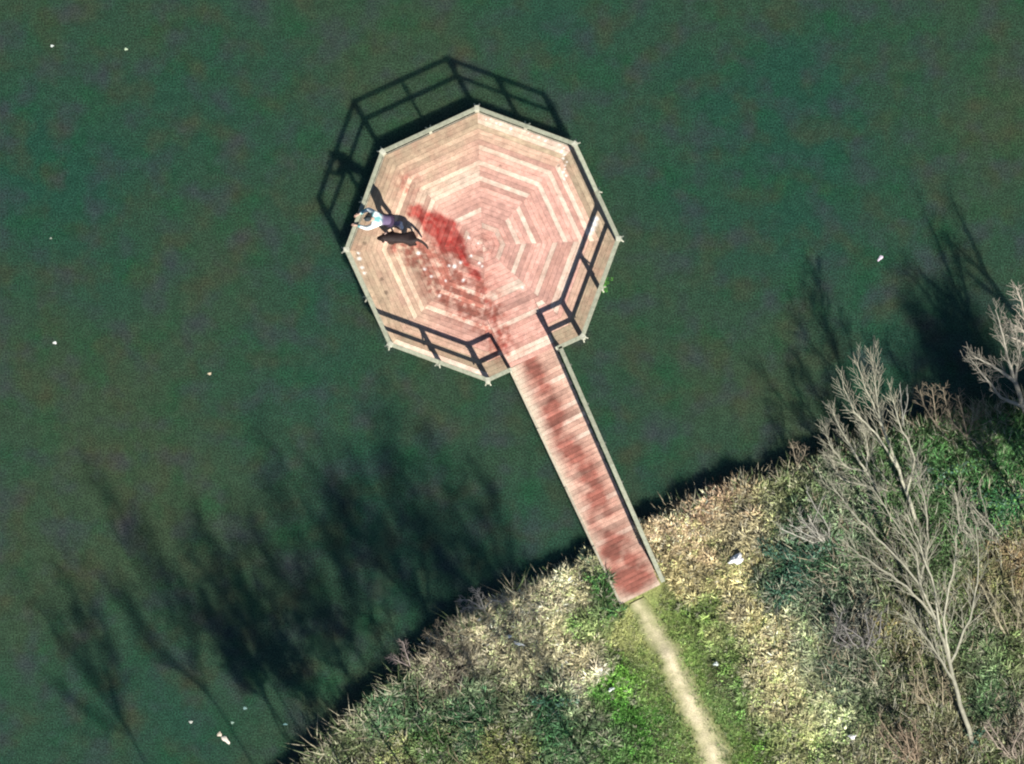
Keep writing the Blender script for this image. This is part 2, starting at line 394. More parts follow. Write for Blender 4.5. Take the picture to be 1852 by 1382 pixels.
dead_stems()
# low leafy growth on the overgrown right of the bank
def leaves(name, cx, cy, cz, n, rx, ry, rz, size, cols, parent=None, jit=.25, droop=.8):
    u = RNG.normal(0, 1, (n, 3)); u /= np.linalg.norm(u, axis=1)[:, None]
    u[:, 2] = np.abs(u[:, 2]); rad = RNG.random(n)**.4
    ph = np.arctan2(u[:, 1], u[:, 0]); lob = .75+.35*np.sin(ph*3+cx*5)+.2*np.sin(ph*5+cy*3)
    rad = rad*lob
    P = u*rad[:, None]*np.array([rx, ry, rz])+np.array([cx, cy, cz])
    return P
def leafmesh(name, P, size, cols, m, parent=None, jit=.25, flat=.6):
    n = len(P); nrm = RNG.normal(0, flat, (n, 3)); nrm[:, 2] = 1; nrm /= np.linalg.norm(nrm, axis=1)[:, None]
    t = RNG.normal(0, 1, (n, 3)); t -= nrm*(t*nrm).sum(1)[:, None]; t /= np.linalg.norm(t, axis=1)[:, None]
    b = np.cross(nrm, t); s_ = (size*RNG.uniform(.6, 1.4, n))[:, None]
    V = np.stack([P-t*s_, P+b*s_*.45+nrm*s_*.1, P+t*s_, P-b*s_*.45+nrm*s_*.1], 1).reshape(-1, 3)
    F = np.arange(n*4).reshape(n, 4)
    c = cols[RNG.integers(0, len(cols), n)]*(1+RNG.normal(0, jit, (n, 1))); c = np.clip(c, .006, .9)
    return fast_mesh(name, V, F, m, parent, col=np.repeat(c, 4, 0))
def undergrowth():
    x, y, s = scatter(26000)
    px, py = PX(x, y); d = fbm(x*.9+12, y*.9+30, 3)
    rt = (px+(py-820)*-.25 > 1440)&(px > 1400+np.clip(py-1100, 0, 400)*.55)
    k = (d > .36)&(s > .05)&(rt|(RNG.random(len(x)) < .45))&((pathdist(x, y)[0] > 120)|((RNG.random(len(x)) < .2)&(pathdist(x, y)[0] > 60))); x, y = x[k], y[k]
    c, h = cover(x, y); n = len(x); m = 22; rep = np.repeat(np.arange(n), m); N = len(rep)
    a = RNG.uniform(0, 6.28, N); r = RNG.random(N)**.6*.17
    bx = x[rep]+np.cos(a)*r; by = y[rep]+np.sin(a)*r
    bz = terrain(bx, by)+(h[rep]*.9*RNG.uniform(.5, 1.3, n)[rep])*(1-(r/.2)**2*.6)*RNG.uniform(.5, 1, N)
    P = np.stack([bx, by, bz], 1)
    nrm = RNG.normal(0, .55, (N, 3)); nrm[:, 2] = 1; nrm /= np.linalg.norm(nrm, axis=1)[:, None]
    t = RNG.normal(0, 1, (N, 3)); t -= nrm*(t*nrm).sum(1)[:, None]; t /= np.linalg.norm(t, axis=1)[:, None]
    b = np.cross(nrm, t); s_ = RNG.uniform(.02, .045, N)[:, None]
    V = np.stack([P-t*s_, P+b*s_*.5, P+t*s_, P-b*s_*.5], 1).reshape(-1, 3)
    col = c[rep]*ALB*1.15*np.clip(np.exp(RNG.normal(0, .45, (n, 1))), .35, 2.2)[rep]*(1+RNG.normal(0, .2, (N, 1)))*np.array([.85, 1.05, .8])
    tag(fast_mesh('undergrowth', V, np.arange(N*4).reshape(N, 4), M_blade, col=np.repeat(np.clip(col, .006, .9), 4, 0)),
        'low leafy weeds and undergrowth scattered through the grass of the bank, thickest under the bare trees', 'undergrowth', None, 'stuff')
undergrowth()

# ------------------------------------------------------------------ viewing platform and walkway
CX, CY = wp((873, 444)); ROT = R(92.3)
def corner(k, r): a = ROT+k*math.pi/4; return Vector((CX+r*math.cos(a), CY+r*math.sin(a), 0))
RD, RR = 4.00, 4.06                          # deck radius, railing radius (corners)
def blob(px, py, x, y, r): return np.exp(-((px-x)**2+(py-y)**2)/(r*r))
def wet(px, py):
    """old wet footprints and drips: 0..1 dark red, 0..1 brownish"""
    n1 = fbm(px/13, py/13, 4); n2 = fbm(px/30+9, py/30, 3); n3 = fbm(px/6+3, py/6, 3)
    red = 0*px
    for x, y, r, a in ((745, 378, 14, .8), (760, 388, 18, 1), (782, 398, 16, 1.0), (800, 412, 20, 1.35), (815, 428, 22, 1.5), (832, 447, 14, 1.1), (836, 466, 8, 1.), (845, 478, 7, 1.), (858, 492, 11, 1.1),
                       (800, 445, 18, .5), (775, 412, 14, .7)):
        red = red+a*blob(px, py, x, y, r)
    n5 = fbm((px+py)/26, (px-py)/7+33, 3)
    for x, y, r, a in ((866, 505, 9, .8), (872, 525, 10, .75), (880, 548, 10, .75), (890, 575, 12, .7), (900, 600, 13, .7), (912, 630, 14, .75)): red = red+a*blob(px, py, x, y, r)*.8
    red = np.clip((red*(.25+.8*n1+.9*n5)-.36)*1.5, 0, 1)*(.72+.4*n3)
    br = 0*px
    for x, y, r, a in ((800, 480, 45, .8), (850, 520, 45, .8), (790, 520, 30, .5), (885, 570, 30, .6), (905, 620, 32, 1.1), (870, 560, 34, .7), (815, 500, 30, .7), (740, 450, 24, .9), (715, 440, 18, .6), (760, 455, 26, .8),
                       (740, 330, 26, .4), (835, 545, 34, .6), (885, 440, 30, .5), (730, 340, 22, .4)):
        br = br+a*blob(px, py, x, y, r)
    n4 = fbm(px/8+60, py/8, 3)
    br = np.clip(br*(n4*2.6-.75)*1.2+np.where(n3 > .62, .15, 0)*np.clip(br, 0, 1), 0, 1)
    return red, br
DROP = []                                    # pale bird droppings: photo px, py, r
for t in np.linspace(0, 1, 17): DROP.append((884+t*135+RNG.normal(0, 4), 214+t*52+RNG.normal(0, 2.5), RNG.uniform(.8, 3.0)))
for t in np.linspace(0, 1, 9): DROP.append((1019+t*8+RNG.normal(0, 3), 274+t*50, RNG.uniform(1.5, 3.4)))
DROP += [(757, 458, 4), (822, 482, 4.2), (768, 487, 3), (812, 481, 2.6), (848, 430, 3), (864, 440, 2.2), (852, 463, 3), (867, 476, 3.2), (833, 475, 3), (650, 468, 4), (655, 484, 3.4), (659, 494, 3),
         (838, 507, 3), (806, 508, 2.5), (945, 520, 3), (872, 482, 2.5), (1078, 396, 6), (1075, 405, 6.5), (1071, 414, 6), (1068, 422, 4), (648, 458, 3), (780, 500, 3), (795, 535, 2.5)]
DK = np.array([(619, 0)])
def board_grid(a, b, c, d, st=.035):
    """quad a b (one long edge) d c (other), subdivided; returns V(n,2), F"""
    n = max(1, int((b-a).length/st)); m = 3; V = []; F = []
    for j in range(m+1):
        p0 = a.lerp(d, j/m); p1 = b.lerp(c, j/m)
        for i in range(n+1): q = p0.lerp(p1, i/n); V.append((q.x, q.y))
    for j in range(m):
        for i in range(n): k = j*(n+1)+i; F.append((k, k+1, k+n+2, k+n+1))
    # skirt so that each board has thickness
    loop = [i for i in range(n+1)]+[(n+1)*j+n for j in range(1, m+1)]+[(n+1)*m+i for i in range(n-1, -1, -1)]+[(n+1)*j for j in range(m-1, 0, -1)]
    return V, F, loop
class Boards:
    def __init__(s): s.v = []; s.f = []; s.c = []; s.dark = []
    def board(s, a, b, c, d, z, col):
        V, F, loop = board_grid(a, b, c, d); o = len(s.v)
        s.v += [(x, y, z) for x, y in V]; s.c += [col]*len(V); s.f += [tuple(o+i for i in f) for f in F]
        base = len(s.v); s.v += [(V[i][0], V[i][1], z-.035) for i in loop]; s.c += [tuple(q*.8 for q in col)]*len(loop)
        for k in range(len(loop)):
            k2 = (k+1) % len(loop); s.f.append((o+loop[k2], o+loop[k], base+k, base+k2))
    def build(s, name, parent, shade):
        V = np.array(s.v); C = np.array(s.c); C = shade(C, V)
        return fast_mesh(name, V, np.array(s.f), M_deck, parent, col=np.clip(C, .01, .85))
PINK = np.array([.56, .315, .255]); CREAM = np.array([.66, .50, .40]); TAN = np.array([.40, .31, .21]); BRN = np.array([.34, .175, .125])
def shade_platform(C, V):
    px, py = PX(V[:, 0], V[:, 1])
    C = C*(.74+.54*fbm(px/9, py/9, 3))[:, None]
    vx, vy = px-873, py-444; rr_ = np.hypot(vx, vy); an_ = np.arctan2(vy, vx)
    C = C*(.80+.40*fbm(an_*7+40, rr_/5, 3))[:, None]
    tanm = np.clip(blob(px, py, 690, 530, 95)*1.3+blob(px, py, 680, 420, 60)*1.2+blob(px, py, 745, 290, 75)*1.1+blob(px, py, 810, 240, 60)*.7+blob(px, py, 1090, 470, 40)+blob(px, py, 930, 250, 70)*.3, 0, .85)*(.5+.8*fbm(px/20, py/20, 3))
    tanm = np.clip(tanm, 0, 1)[:, None]; lum = C.mean(1)[:, None]/.36
    C = C*(1-tanm)+np.array([.47, .345, .235])*lum*tanm
    mot = np.clip((fbm(px/16+40, py/16, 4)-.42)*3, 0, 1)*.3
    C = C*(1-mot[:, None])+BRN*1.25*mot[:, None]
    red, br = wet(px, py)
    lm = (C.mean(1)/.33)[:, None]*(.7+.6*fbm(px/5, py/5+70, 3))[:, None]; br = br*.9; red = red*.94
    C = C*(1-br[:, None])+np.array([.25, .075, .052])*lm*br[:, None]
    C = C*(1-red[:, None])+np.array([.23, .014, .011])*lm*red[:, None]
    for x, y, r in DROP:
        if y < 640: k = np.clip(1.5-np.hypot(px-x, py-y)/(r*.75), 0, .9)[:, None]; C = C*(1-k)+np.array([.82, .80, .76])*k
    for x, y, r in ((698, 529, 3), (690, 505, 3), (1010, 300, 2), (905, 300, 2), (660, 440, 3)):
        k = np.clip(1.6-np.hypot(px-x, py-y)/r, 0, .7)[:, None]; C = C*(1-k)+np.array([.10, .07, .05])*k
    return C
platform = tag(empty('viewing_platform', (CX, CY, 0)),
    'octagonal wooden viewing platform over the water with pinkish weathered boards in concentric rings', 'platform')
def local(o, parent): o.location = -parent.location; return o
BW = .146; gap = .006; apo = RD*math.cos(math.pi/8)
NR = int(apo/BW)+1
bd = Boards()
bright = [0]*NR
for r_ in range(NR):
    kind_r = RNG.random()
    for k in range(8):
        a0, a1 = ROT+k*math.pi/4, ROT+(k+1)*math.pi/4
        am = (a0+a1)/2; nrm = Vector((math.cos(am), math.sin(am))); tg = Vector((-nrm.y, nrm.x))
        ro = apo-r_*BW; ri = ro-BW+gap
        ri = max(ri, .001)
        t8 = math.tan(math.pi/8); C0 = Vector((CX, CY))
        ho = ro*t8-.001; hi = ri*t8-.001
        u = r_/NR
        base = TAN*.95 if r_ < 3 else (TAN*.55+PINK*.5 if r_ < 5 else PINK)
        v = RNG.random()
        hl = .14+(.22 if (r_ % 3 == 0 and r_ > 4) else 0)+(.12 if 6 < r_ < 15 and k in (7, 0) else 0)
        if v < hl: col = CREAM*RNG.uniform(.84, 1.14)
        elif v > .76: col = base*RNG.uniform(.74, .88)
        else: col = base*RNG.uniform(.84, 1.18)
        if kind_r < .22 and r_ > 6: col = col*.86
        z = DECK+RNG.uniform(-.001, .001)
        # opening of the walkway is in sector 4 (S -> SE): all its boards simply run across it
        if k == 4 and hi > .86:               # the walkway's strip of boards runs on into the platform
            for a_, b_, ai, bi, f in ((-ho, -.825, -hi, -.825, 1), (-.815, .725, -.815, .725, 0), (.735, ho, .735, hi, 1)):
                cl = col if f else (PINK*RNG.uniform(.8, 1.1) if RNG.random() > .3 else CREAM*RNG.uniform(.85, 1.1))
                bd.board(C0+nrm*ro+tg*a_, C0+nrm*ro+tg*b_, C0+nrm*ri+tg*bi, C0+nrm*ri+tg*ai, z, tuple(cl))
            continue
        bd.board(C0+nrm*ro-tg*ho, C0+nrm*ro+tg*ho, C0+nrm*ri+tg*hi, C0+nrm*ri-tg*hi, z, tuple(col))
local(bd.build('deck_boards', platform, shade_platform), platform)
# fascia, joists and piles
fz = MB(); jo = MB()
for k in range(8):
    a, b = corner(k, RD+.02), corner(k+1, RD+.02)
    fz.box((a.x, a.y, DECK-.10), (b.x, b.y, DECK-.10), .04, .17, (.36, .33, .25))
    a2, b2 = corner(k, RD-.1), Vector((CX, CY, 0))
    jo.box((a2.x, a2.y, DECK-.12), (b2.x, b2.y, DECK-.12), .08, .15, (.16, .12, .08))
    for q in (.35, .7):
        a, b = corner(k, RD*q), corner(k+1, RD*q); jo.box((a.x, a.y, DECK-.121), (b.x, b.y, DECK-.121), .07, .14, (.16, .12, .08))
local(fz.build('edge_board', M_rail, platform), platform); local(jo.build('joists', M_rail, platform), platform)
RAILC = (.31, .32, .235); POSTC = (.42, .42, .33)
RH = 1.05
def pile(x, y, parent, base):
    m = MB(); m.tube([(x, y, -1.0), (x, y, DECK-.2)], [.09, .09], 10, (.20, .17, .12)); o = m.build('pile', M_rail, parent); o.location = -base
for k in range(8): p = corner(k, RD-.3); pile(p.x, p.y, platform, platform.location)
def post(p, out, parent, base, brace=True, big=1.0, length=.0):
    m = MB(); z1 = DECK+RH-.03
    m.box((p.x, p.y, DECK-.25), (p.x, p.y, z1), .095*big, .095*big, POSTC, up=(out.x, out.y, 0))
    m.v[-8:]; 
    q = p+out*.10
    m.box((q.x, q.y, DECK+RH*.42), (p.x+out.x*.02, p.y+out.y*.02, DECK+RH-.12), .045, .045, POSTC)
    if brace:                                  # two short splayed struts outside each intermediate post
        s_ = Vector((-out.y, out.x, 0))
        for e in (-1, 1):
            r1 = p+out*.15+s_*(.08*e); m.box((r1.x, r1.y, DECK+.62), (p.x, p.y, DECK+RH-.05), .035, .035, POSTC)
    o = m.build('post', M_rail, parent); o.location = -base; return o
def rail_run(a, b, parent, base, mids=1, wcap=.125, caps=(0, 0), out=None):
    """cap board and middle rail from a to b (xy), returns rails as parts"""
    d = (b-a).normalized()
    m = MB(); cdir = Vector((a.x, a.y, DECK+RH)), Vector((b.x, b.y, DECK+RH))
    n = 1 if (b-a).length < 2 else 2
    for i in range(n):
        p, q = cdir[0].lerp(cdir[1], i/n), cdir[0].lerp(cdir[1], (i+1)/n); f = RNG.uniform(.85, 1.15)
        m.box(p+Vector((d.x, d.y, 0))*.004*i, q, wcap, .045, tuple(c*f for c in RAILC))
    o = m.build('top_rail', M_rail, parent, bevel=.006); o.location = -base
    m = MB(); m.box((a.x, a.y, DECK+RH*.50), (b.x, b.y, DECK+RH*.50), .045, .10, (.36, .35, .28))
    o = m.build('mid_rail', M_rail, parent); o.location = -base
def cap_corner(p): pass
# opening of the railing for the walkway
e4a, e4b = corner(4, RR), corner(5, RR)
o1, o2 = e4a.lerp(e4b, .235), e4a.lerp(e4b, .735)
for k in range(8):
    a, b = corner(k, RR), corner(k+1, RR); nrm = ((a+b)/2-Vector((CX, CY, 0))).normalized()
    d = (b-a).normalized()
    if k == 4:
        rail_run(a+d*.055, o1, platform, platform.location); rail_run(o2, b-d*.055, platform, platform.location)
        for p in (o1, o2): post(p-nrm*.0, nrm, platform, platform.location, False, 1.05)
    else:
        rail_run(a+d*.055, b-d*.055, platform, platform.location)
        post((a+b)/2, nrm, platform, platform.location, True)
    c = corner(k, RR+.01); post(c, (c-Vector((CX, CY, 0))).normalized(), platform, platform.location, True, 1.3)
    m = MB(); c = corner(k, RR); an = ROT+k*math.pi/4
    dd = Vector((math.cos(an), math.sin(an), 0))
    m.box(c-dd*.085+Vector((0, 0, DECK+RH+.004)), c+dd*.085+Vector((0, 0, DECK+RH+.004)), .15, .05, POSTC)
    o = m.build('corner_cap', M_rail, platform, bevel=.008); o.location = -platform.location

walkway = tag(empty('walkway', (*wp((1060, 860)), 0)), 'long narrow plank walkway with dark red wet streak linking the bank to the platform', 'walkway')
wl0, wl1 = Vector(wp((921, 668))), Vector(wp((1122, 1094))); wr0, wr1 = Vector(wp((1004, 625))), Vector(wp((1194, 1058)))
axis_d = ((wl1-wl0).normalized()+(wr1-wr0).normalized()).normalized()
n_b = int((wl1-wl0).length/.142); bd = Boards()
for i in range(n_b):
    t0, t1 = i/n_b, (i+1)/n_b-.0008
    base = PINK*.7+TAN*.35
    col = base*RNG.uniform(.70, 1.18) if RNG.random() > .14 else CREAM*RNG.uniform(.8, 1.0)
    j = RNG.uniform(-.015, .015)
    dl = (wl0-wr0).normalized()
    bd.board(wl0.lerp(wl1, t0)+dl*j, wr0.lerp(wr1, t0)+dl*j, wr0.lerp(wr1, t1)+dl*j, wl0.lerp(wl1, t1)+dl*j, DECK-.004+RNG.uniform(-.001, .001), tuple(col))
def shade_walk(C, V):
    px, py = PX(V[:, 0], V[:, 1])
    dR, tR, _ = segdist(px, py, [(1004, 625), (1194, 1058)]); u = 1-dR/93      # 0 left .. 1 right
    t = tR
    ac = (px*.90-py*.43); al = (px*.43+py*.90)
    C = C*(.82+.38*fbm(px/9, py/9, 3))[:, None]*(.72+.56*fbm(ac/45, al/4.3, 2))[:, None]
    edge = np.clip(1.25-u/.24, 0, 1)+.8*sstep(.965, 1, t)+.35*np.clip((u-.86)/.14, 0, 1)
    edge = np.clip(edge*(.45+1.2*fbm(px/10+20, py/10, 3)), 0, .95)[:, None]
    C = C*(1-edge)+np.array([.56, .48, .37])*edge
    cen = .43+.12*t; wd_ = .17+.26*t
    # noise drawn out across the boards
    ac = (px*.90-py*.43); al = (px*.43+py*.90)
    n = fbm(ac/22, al/9+5, 3); n2 = fbm(ac/40, al/38+15, 3)
    k = np.exp(-((u-cen)/wd_)**2)*np.clip((n2-.22)*3.2+.25*t, .15, 1.25)*(.42+1.15*n)
    k = k*np.where(t > .95, 1-(t-.95)*14, 1); k = np.clip(k*1.05, 0, .88)[:, None]; lm = (C.mean(1)/.30)[:, None]**1.2*(.7+.6*fbm(ac/14, al/4+9, 2))[:, None]
    return np.clip(C*(1-k)+np.array([.175, .048, .034])*lm*k, .01, .8)
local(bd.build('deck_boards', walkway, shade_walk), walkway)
m = MB(); nl = (wl0-wr0).normalized()
for a, b, s_ in ((wl0, wl1, 1), (wr0, wr1, -1)):
    for off in (-.12,):
        p, q = a+nl*s_*off, b+nl*s_*off
        m.box((p.x, p.y, DECK-.16), (q.x, q.y, DECK-.16), .09, .22, (.20, .16, .11))
local(m.build('beam', M_rail, walkway), walkway)
m = MB()                                      # low mossy kerb along the left edge
n_k = 4
for i in range(n_k):
    a, b = wl0.lerp(wl1, i/n_k+.002), wl0.lerp(wl1, (i+1)/n_k-.002)
    a, b = a-nl*.02, b-nl*.02; f = RNG.uniform(.85, 1.1)
    m.box((a.x, a.y, DECK+.028), (b.x, b.y, DECK+.028), .07, .045, (.44*f, .40*f, .30*f))
local(m.build('kerb_board', M_rail, walkway, bevel=.006), walkway)
ra, rb = wr0-nl*.10, wr1-nl*.10
ra = ra+(rb-ra)*.012; rb = ra+(rb-ra)*.985
rail_run(Vector((ra.x, ra.y, 0)), Vector((rb.x, rb.y, 0)), walkway, walkway.location, wcap=.13)
for i in range(6):
    p = ra.lerp(rb, (i+.5)/6 if i < 5 else .99); post(Vector((p.x, p.y, 0)), Vector((-nl.x, -nl.y, 0)), walkway, walkway.location, False)
for i in range(4):
    for a, b in ((wl0, wl1), (wr0, wr1)):
        p = a.lerp(b, .12+i*.21); q = (wl0.lerp(wl1, .5)+wr0.lerp(wr1, .5))/2
        s_ = nl if a is wr0 else -nl; p = p+s_*.12; pile(p.x, p.y, walkway, walkway.location)

# ------------------------------------------------------------------ skinned figures
def skin(name, joints, bones, mat_, parent, col=(1, 1, 1), sub=2, colf=None, root=0):
    """joints: list of (pos, radius or (rx, ry)); bones: index pairs -> one smooth continuous mesh, baked"""
    me = bpy.data.meshes.new(name); me.from_pydata([j[0] for j in joints], bones, [])
    o = bpy.data.objects.new(name, me); S.collection.objects.link(o)
    o.modifiers.new('s', 'SKIN'); sm = o.modifiers.new('u', 'SUBSURF'); sm.levels = sub; sm.render_levels = sub
    for i, j in enumerate(joints):
        r = j[1] if isinstance(j[1], tuple) else (j[1], j[1])
        me.skin_vertices[0].data[i].radius = r
        me.skin_vertices[0].data[i].use_root = (i == root)
    dg = bpy.context.evaluated_depsgraph_get(); dg.update()
    em = bpy.data.meshes.new_from_object(o.evaluated_get(dg)); S.collection.objects.unlink(o); bpy.data.objects.remove(o)
    em.name = name; em.materials.clear(); em.materials.append(mat_)
    n = len(em.vertices); co = np.zeros(n*3, np.float32); em.vertices.foreach_get('co', co); co = co.reshape(-1, 3)
    c = np.ones((n, 4), np.float32); c[:, :3] = col if colf is None else colf(co)
    a = em.color_attributes.new('tint', 'FLOAT_COLOR', 'POINT'); a.data.foreach_set('color', c.ravel())
    em.polygons.foreach_set('use_smooth', np.ones(len(em.polygons), dtype=bool))
    return link(bpy.data.objects.new(name, em), parent)
def ell(m, c, r, col, n=10, k=6, rot=None):
    vs = []; fs = []
    for i in range(k+1):
        th = math.pi*i/k
        for j in range(n):
            v = Vector((r[0]*math.sin(th)*math.cos(6.2832*j/n), r[1]*math.sin(th)*math.sin(6.2832*j/n), r[2]*math.cos(th)))
            if rot: v = rot@v
            vs.append(v+Vector(c))
    for i in range(k):
        for j in range(n): fs.append((i*n+j, i*n+(j+1) % n, (i+1)*n+(j+1) % n, (i+1)*n+j))
    m.add(vs, fs, col)

# person bending over the railing on the left; local +x looks towards the water
person = tag(empty('person', W(704, 401), math.pi-.03),
    'person in pale teal and white jacket and dark purple trousers leaning over the platform railing', 'person')
SK = (.55, .36, .27)
def hand(J, B, wrist, d, up, side, wi, curl=.5):
    """palm plus five finger chains appended to the joint list"""
    d = Vector(d).normalized(); up = Vector(up).normalized(); s_ = d.cross(up).normalized()
    wv = Vector(wrist); palm = wv+d*.055; J.append((palm, (.036, .016))); pi_ = len(J)-1; B.append((wi, pi_))
    for f in range(4):
        o = (f-1.5)*.019; L = (.070, .078, .072, .056)[f]
        a = wv+d*.095+s_*o; J.append((a, .010)); B.append((pi_, len(J)-1))
        b = a+d*L*.5-up*(curl*.012); J.append((b, .0085)); B.append((len(J)-2, len(J)-1))
        c = b+d*L*.5*(1-curl*.5)-up*(curl*.03); J.append((c, .007)); B.append((len(J)-2, len(J)-1))
    t = wv+d*.035+s_*(.034*side); J.append((t, .012)); B.append((pi_, len(J)-1))
    t2 = t+d*.035+s_*(.022*side)-up*.01; J.append((t2, .010)); B.append((len(J)-2, len(J)-1))
hipz = .88
J = [(Vector((-.10, 0, .90)), (.115, .095))]; B = []
def add(p, r, frm): J.append((Vector(p), r)); B.append((frm, len(J)-1)); return len(J)-1
sp = add((.06, 0, 1.03), (.110, .088), 0); ch = add((.26, 0, 1.17), (.15, .11), sp); up_ = add((.40, 0, 1.27), (.13, .09), ch)
nk = add((.50, 0, 1.345), .055, up_); hd = add((.585, 0, 1.40), (.078, .088), nk); cr = add((.66, 0, 1.46), (.066, .075), hd)
for s_ in (1, -1):
    sh = add((.39, .18*s_, 1.25), .062, up_); el = add((.60, .30*s_, 1.10) if s_ < 0 else (.62, .27, 1.14), .045, sh)
    wr = add((.87, .12*s_-.02, 1.125) if s_ < 0 else (.93, .19, 1.135), .027, el)
    d = (.9, .5, -.15) if s_ < 0 else (1, -.12, -.12)
    hand(J, B, J[wr][0], d, (0, 0, 1), -s_, wr, .6)
    hp = add((-.09, .10*s_, .84), .095, 0); kn = add((.04 if s_ > 0 else -.02, .12*s_, .47), .062, hp)
    an = add((-.02 if s_ > 0 else -.12, .12*s_, .10), .04, kn); toe = add(Vector(J[an][0])+Vector((.15, .01*s_, -.055)), .035, an)
skin('body', J, B, M_skin, person, SK)
# trousers, jacket, shoes, hair, face details follow the same joints
TJ = [(Vector((-.11, 0, .91)), (.170, .150))]; TB = []
TJ.append((Vector((.05, 0, 1.03)), (.172, .140))); TB.append((0, 1))
for s_ in (1, -1):
    b0 = len(TJ); k = .04 if s_ > 0 else -.02; a_ = -.02 if s_ > 0 else -.12
    TJ += [(Vector((-.09, .105*s_, .83)), .112), (Vector((k, .12*s_, .47)), .078), (Vector((a_, .12*s_, .11)), .060)]
    TB += [(0, b0), (b0, b0+1), (b0+1, b0+2)]
skin('trousers', TJ, TB, M_cloth, person, (.045, .028, .060))
def jc(co):
    n = fbm(co[:, 0]*9+3, co[:, 1]*7+5, 2)[:, None]; stripe = ((np.abs(co[:, 1]) < .07)|(n[:, 0] > .62))[:, None]
    low = sstep(.20, .10, co[:, 0])[:, None] if False else np.clip((.22-co[:, 0])/.08, 0, 1)[:, None]
    c = np.where(stripe, np.array([.16, .40, .40]), np.array([.74, .80, .78])); return c*(1-low)+np.array([.12, .09, .16])*low
JJ = [(Vector((-.09, 0, .955)), (.182, .152)), (Vector((.08, 0, 1.05)), (.158, .128)), (Vector((.26, 0, 1.175)), (.195, .138)), (Vector((.41, 0, 1.28)), (.175, .115)), (Vector((.465, 0, 1.325)), .072)]
JB = [(0, 1), (1, 2), (2, 3), (3, 4)]
for s_ in (1, -1):
    b0 = len(JJ); e = Vector((.60, -.30, 1.10)) if s_ < 0 else Vector((.62, .27, 1.14)); wv = Vector((.87, -.14, 1.125)) if s_ < 0 else Vector((.93, .19, 1.135))
    JJ += [(Vector((.39, .185*s_, 1.255)), .098), (e, .076), (e.lerp(wv, .93), .042)]; JB += [(3, b0), (b0, b0+1), (b0+1, b0+2)]
skin('jacket', JJ, JB, M_cloth, person, colf=jc)
for s_ in (1, -1):
    a_ = -.02 if s_ > 0 else -.12
    skin('shoe', [(Vector((a_-.05, .12*s_, .055)), .048), (Vector((a_+.05, .122*s_, .05)), .052), (Vector((a_+.17, .128*s_, .04)), .042)], [(0, 1), (1, 2)], M_cloth, person, (.03, .03, .035), sub=1)
hv = Vector((.62, 0, 1.43))
m = MB(); rot = Matrix.Rotation(R(50), 3, 'Y')
ell(m, hv+Vector((-.025, 0, .03)), (.095, .088, .105), (.035, .045, .05), 14, 9, rot)
ell(m, hv+Vector((-.10, 0, -.01)), (.05, .06, .05), (.035, .045, .05), 10, 6)
m.build('hair', M_fur, person, smooth=True)
m = MB(); ell(m, hv+Vector((.085, 0, -.02)), (.018, .014, .022), SK, 8, 5); m.build('nose', M_skin, person, smooth=True)
for s_ in (1, -1):
    m = MB(); ell(m, hv+Vector((-.01, .083*s_, -.015)), (.022, .01, .03), SK, 8, 5); m.build('ear', M_skin, person, smooth=True)
for s_ in (1, -1):
    m = MB(); ell(m, hv+Vector((.075, .032*s_, .012)), (.011, .013, .011), (.8, .8, .8), 8, 5); ell(m, hv+Vector((.084, .032*s_, .010)), (.005, .006, .006), (.02, .02, .02), 6, 4)
    m.build('eye', M_skin, person, smooth=True)

# dark wet dog beside the person; local +x is forward (towards the left of the picture)
dog = tag(empty('dog', W(724, 432), math.pi-.05), 'dark wet long-tailed dog with a pale collar standing behind the person on the platform', 'dog')
dog.scale = (1.14, 1.4, 1.1)
DG = (.020, .012, .011)
J = [(Vector((-.30, 0, .50)), (.115, .12))]; B = []
m1 = add((-.10, 0, .50), (.098, .10), 0); m2 = add((.08, 0, .47), (.135, .15), m1); ch = add((.22, 0, .48), (.125, .15), m2)
nk = add((.33, .01, .57), (.085, .085), ch); hd = add((.43, .02, .64), (.092, .085), nk); mz = add((.54, .03, .60), (.050, .045), hd); ns = add((.60, .03, .59), (.028, .026), mz)
ta = add((-.44, .01, .50), .038, 0); tb = add((-.58, .05, .44), .034, ta); tc = add((-.70, .12, .36), .032, tb); td = add((-.76, .20, .32), .018, tc)
for s_ in (1, -1):
    sh = add((.22, .10*s_, .38), .058, ch); eb = add((.17, .105*s_, .27), .040, sh); ca = add((.20+.04*s_, .105*s_, .13), .028, eb); pw = add((.22+.04*s_, .105*s_, .03), .030, ca); add((.27+.04*s_, .105*s_, .022), .024, pw)
    th = add((-.32, .10*s_, .38), .080, 0); kn = add((-.24, .11*s_, .27), .050, th); hk = add((-.40-.03*s_, .11*s_, .17), .028, kn); pw = add((-.37-.03*s_, .11*s_, .03), .030, hk); add((-.31-.03*s_, .11*s_, .022), .024, pw)
def furc(co):
    n = fbm(co[:, 0]*14, co[:, 1]*14+co[:, 2]*9, 3)[:, None]; return np.array([.012, .008, .008])*(1-n)+np.array([.030, .017, .015])*n
skin('body', J, B, M_fur, dog, colf=furc)
for s_ in (1, -1):
    m = MB(); ell(m, (.42, .02+.085*s_, .61), (.045, .018, .065), (.02, .012, .01), 8, 6); m.build('ear', M_fur, dog, smooth=True)
m = MB(); pts = [Vector((.355, .01, .575))+Matrix.Rotation(R(-55), 3, 'Y')@Vector((.095*math.cos(a), .095*math.sin(a), 0)) for a in np.linspace(0, 2*math.pi, 17)]
m.tube(pts, [.020]*17, 6, (.72, .50, .42), cap=False); m.build('collar', M_cloth, dog, smooth=True)

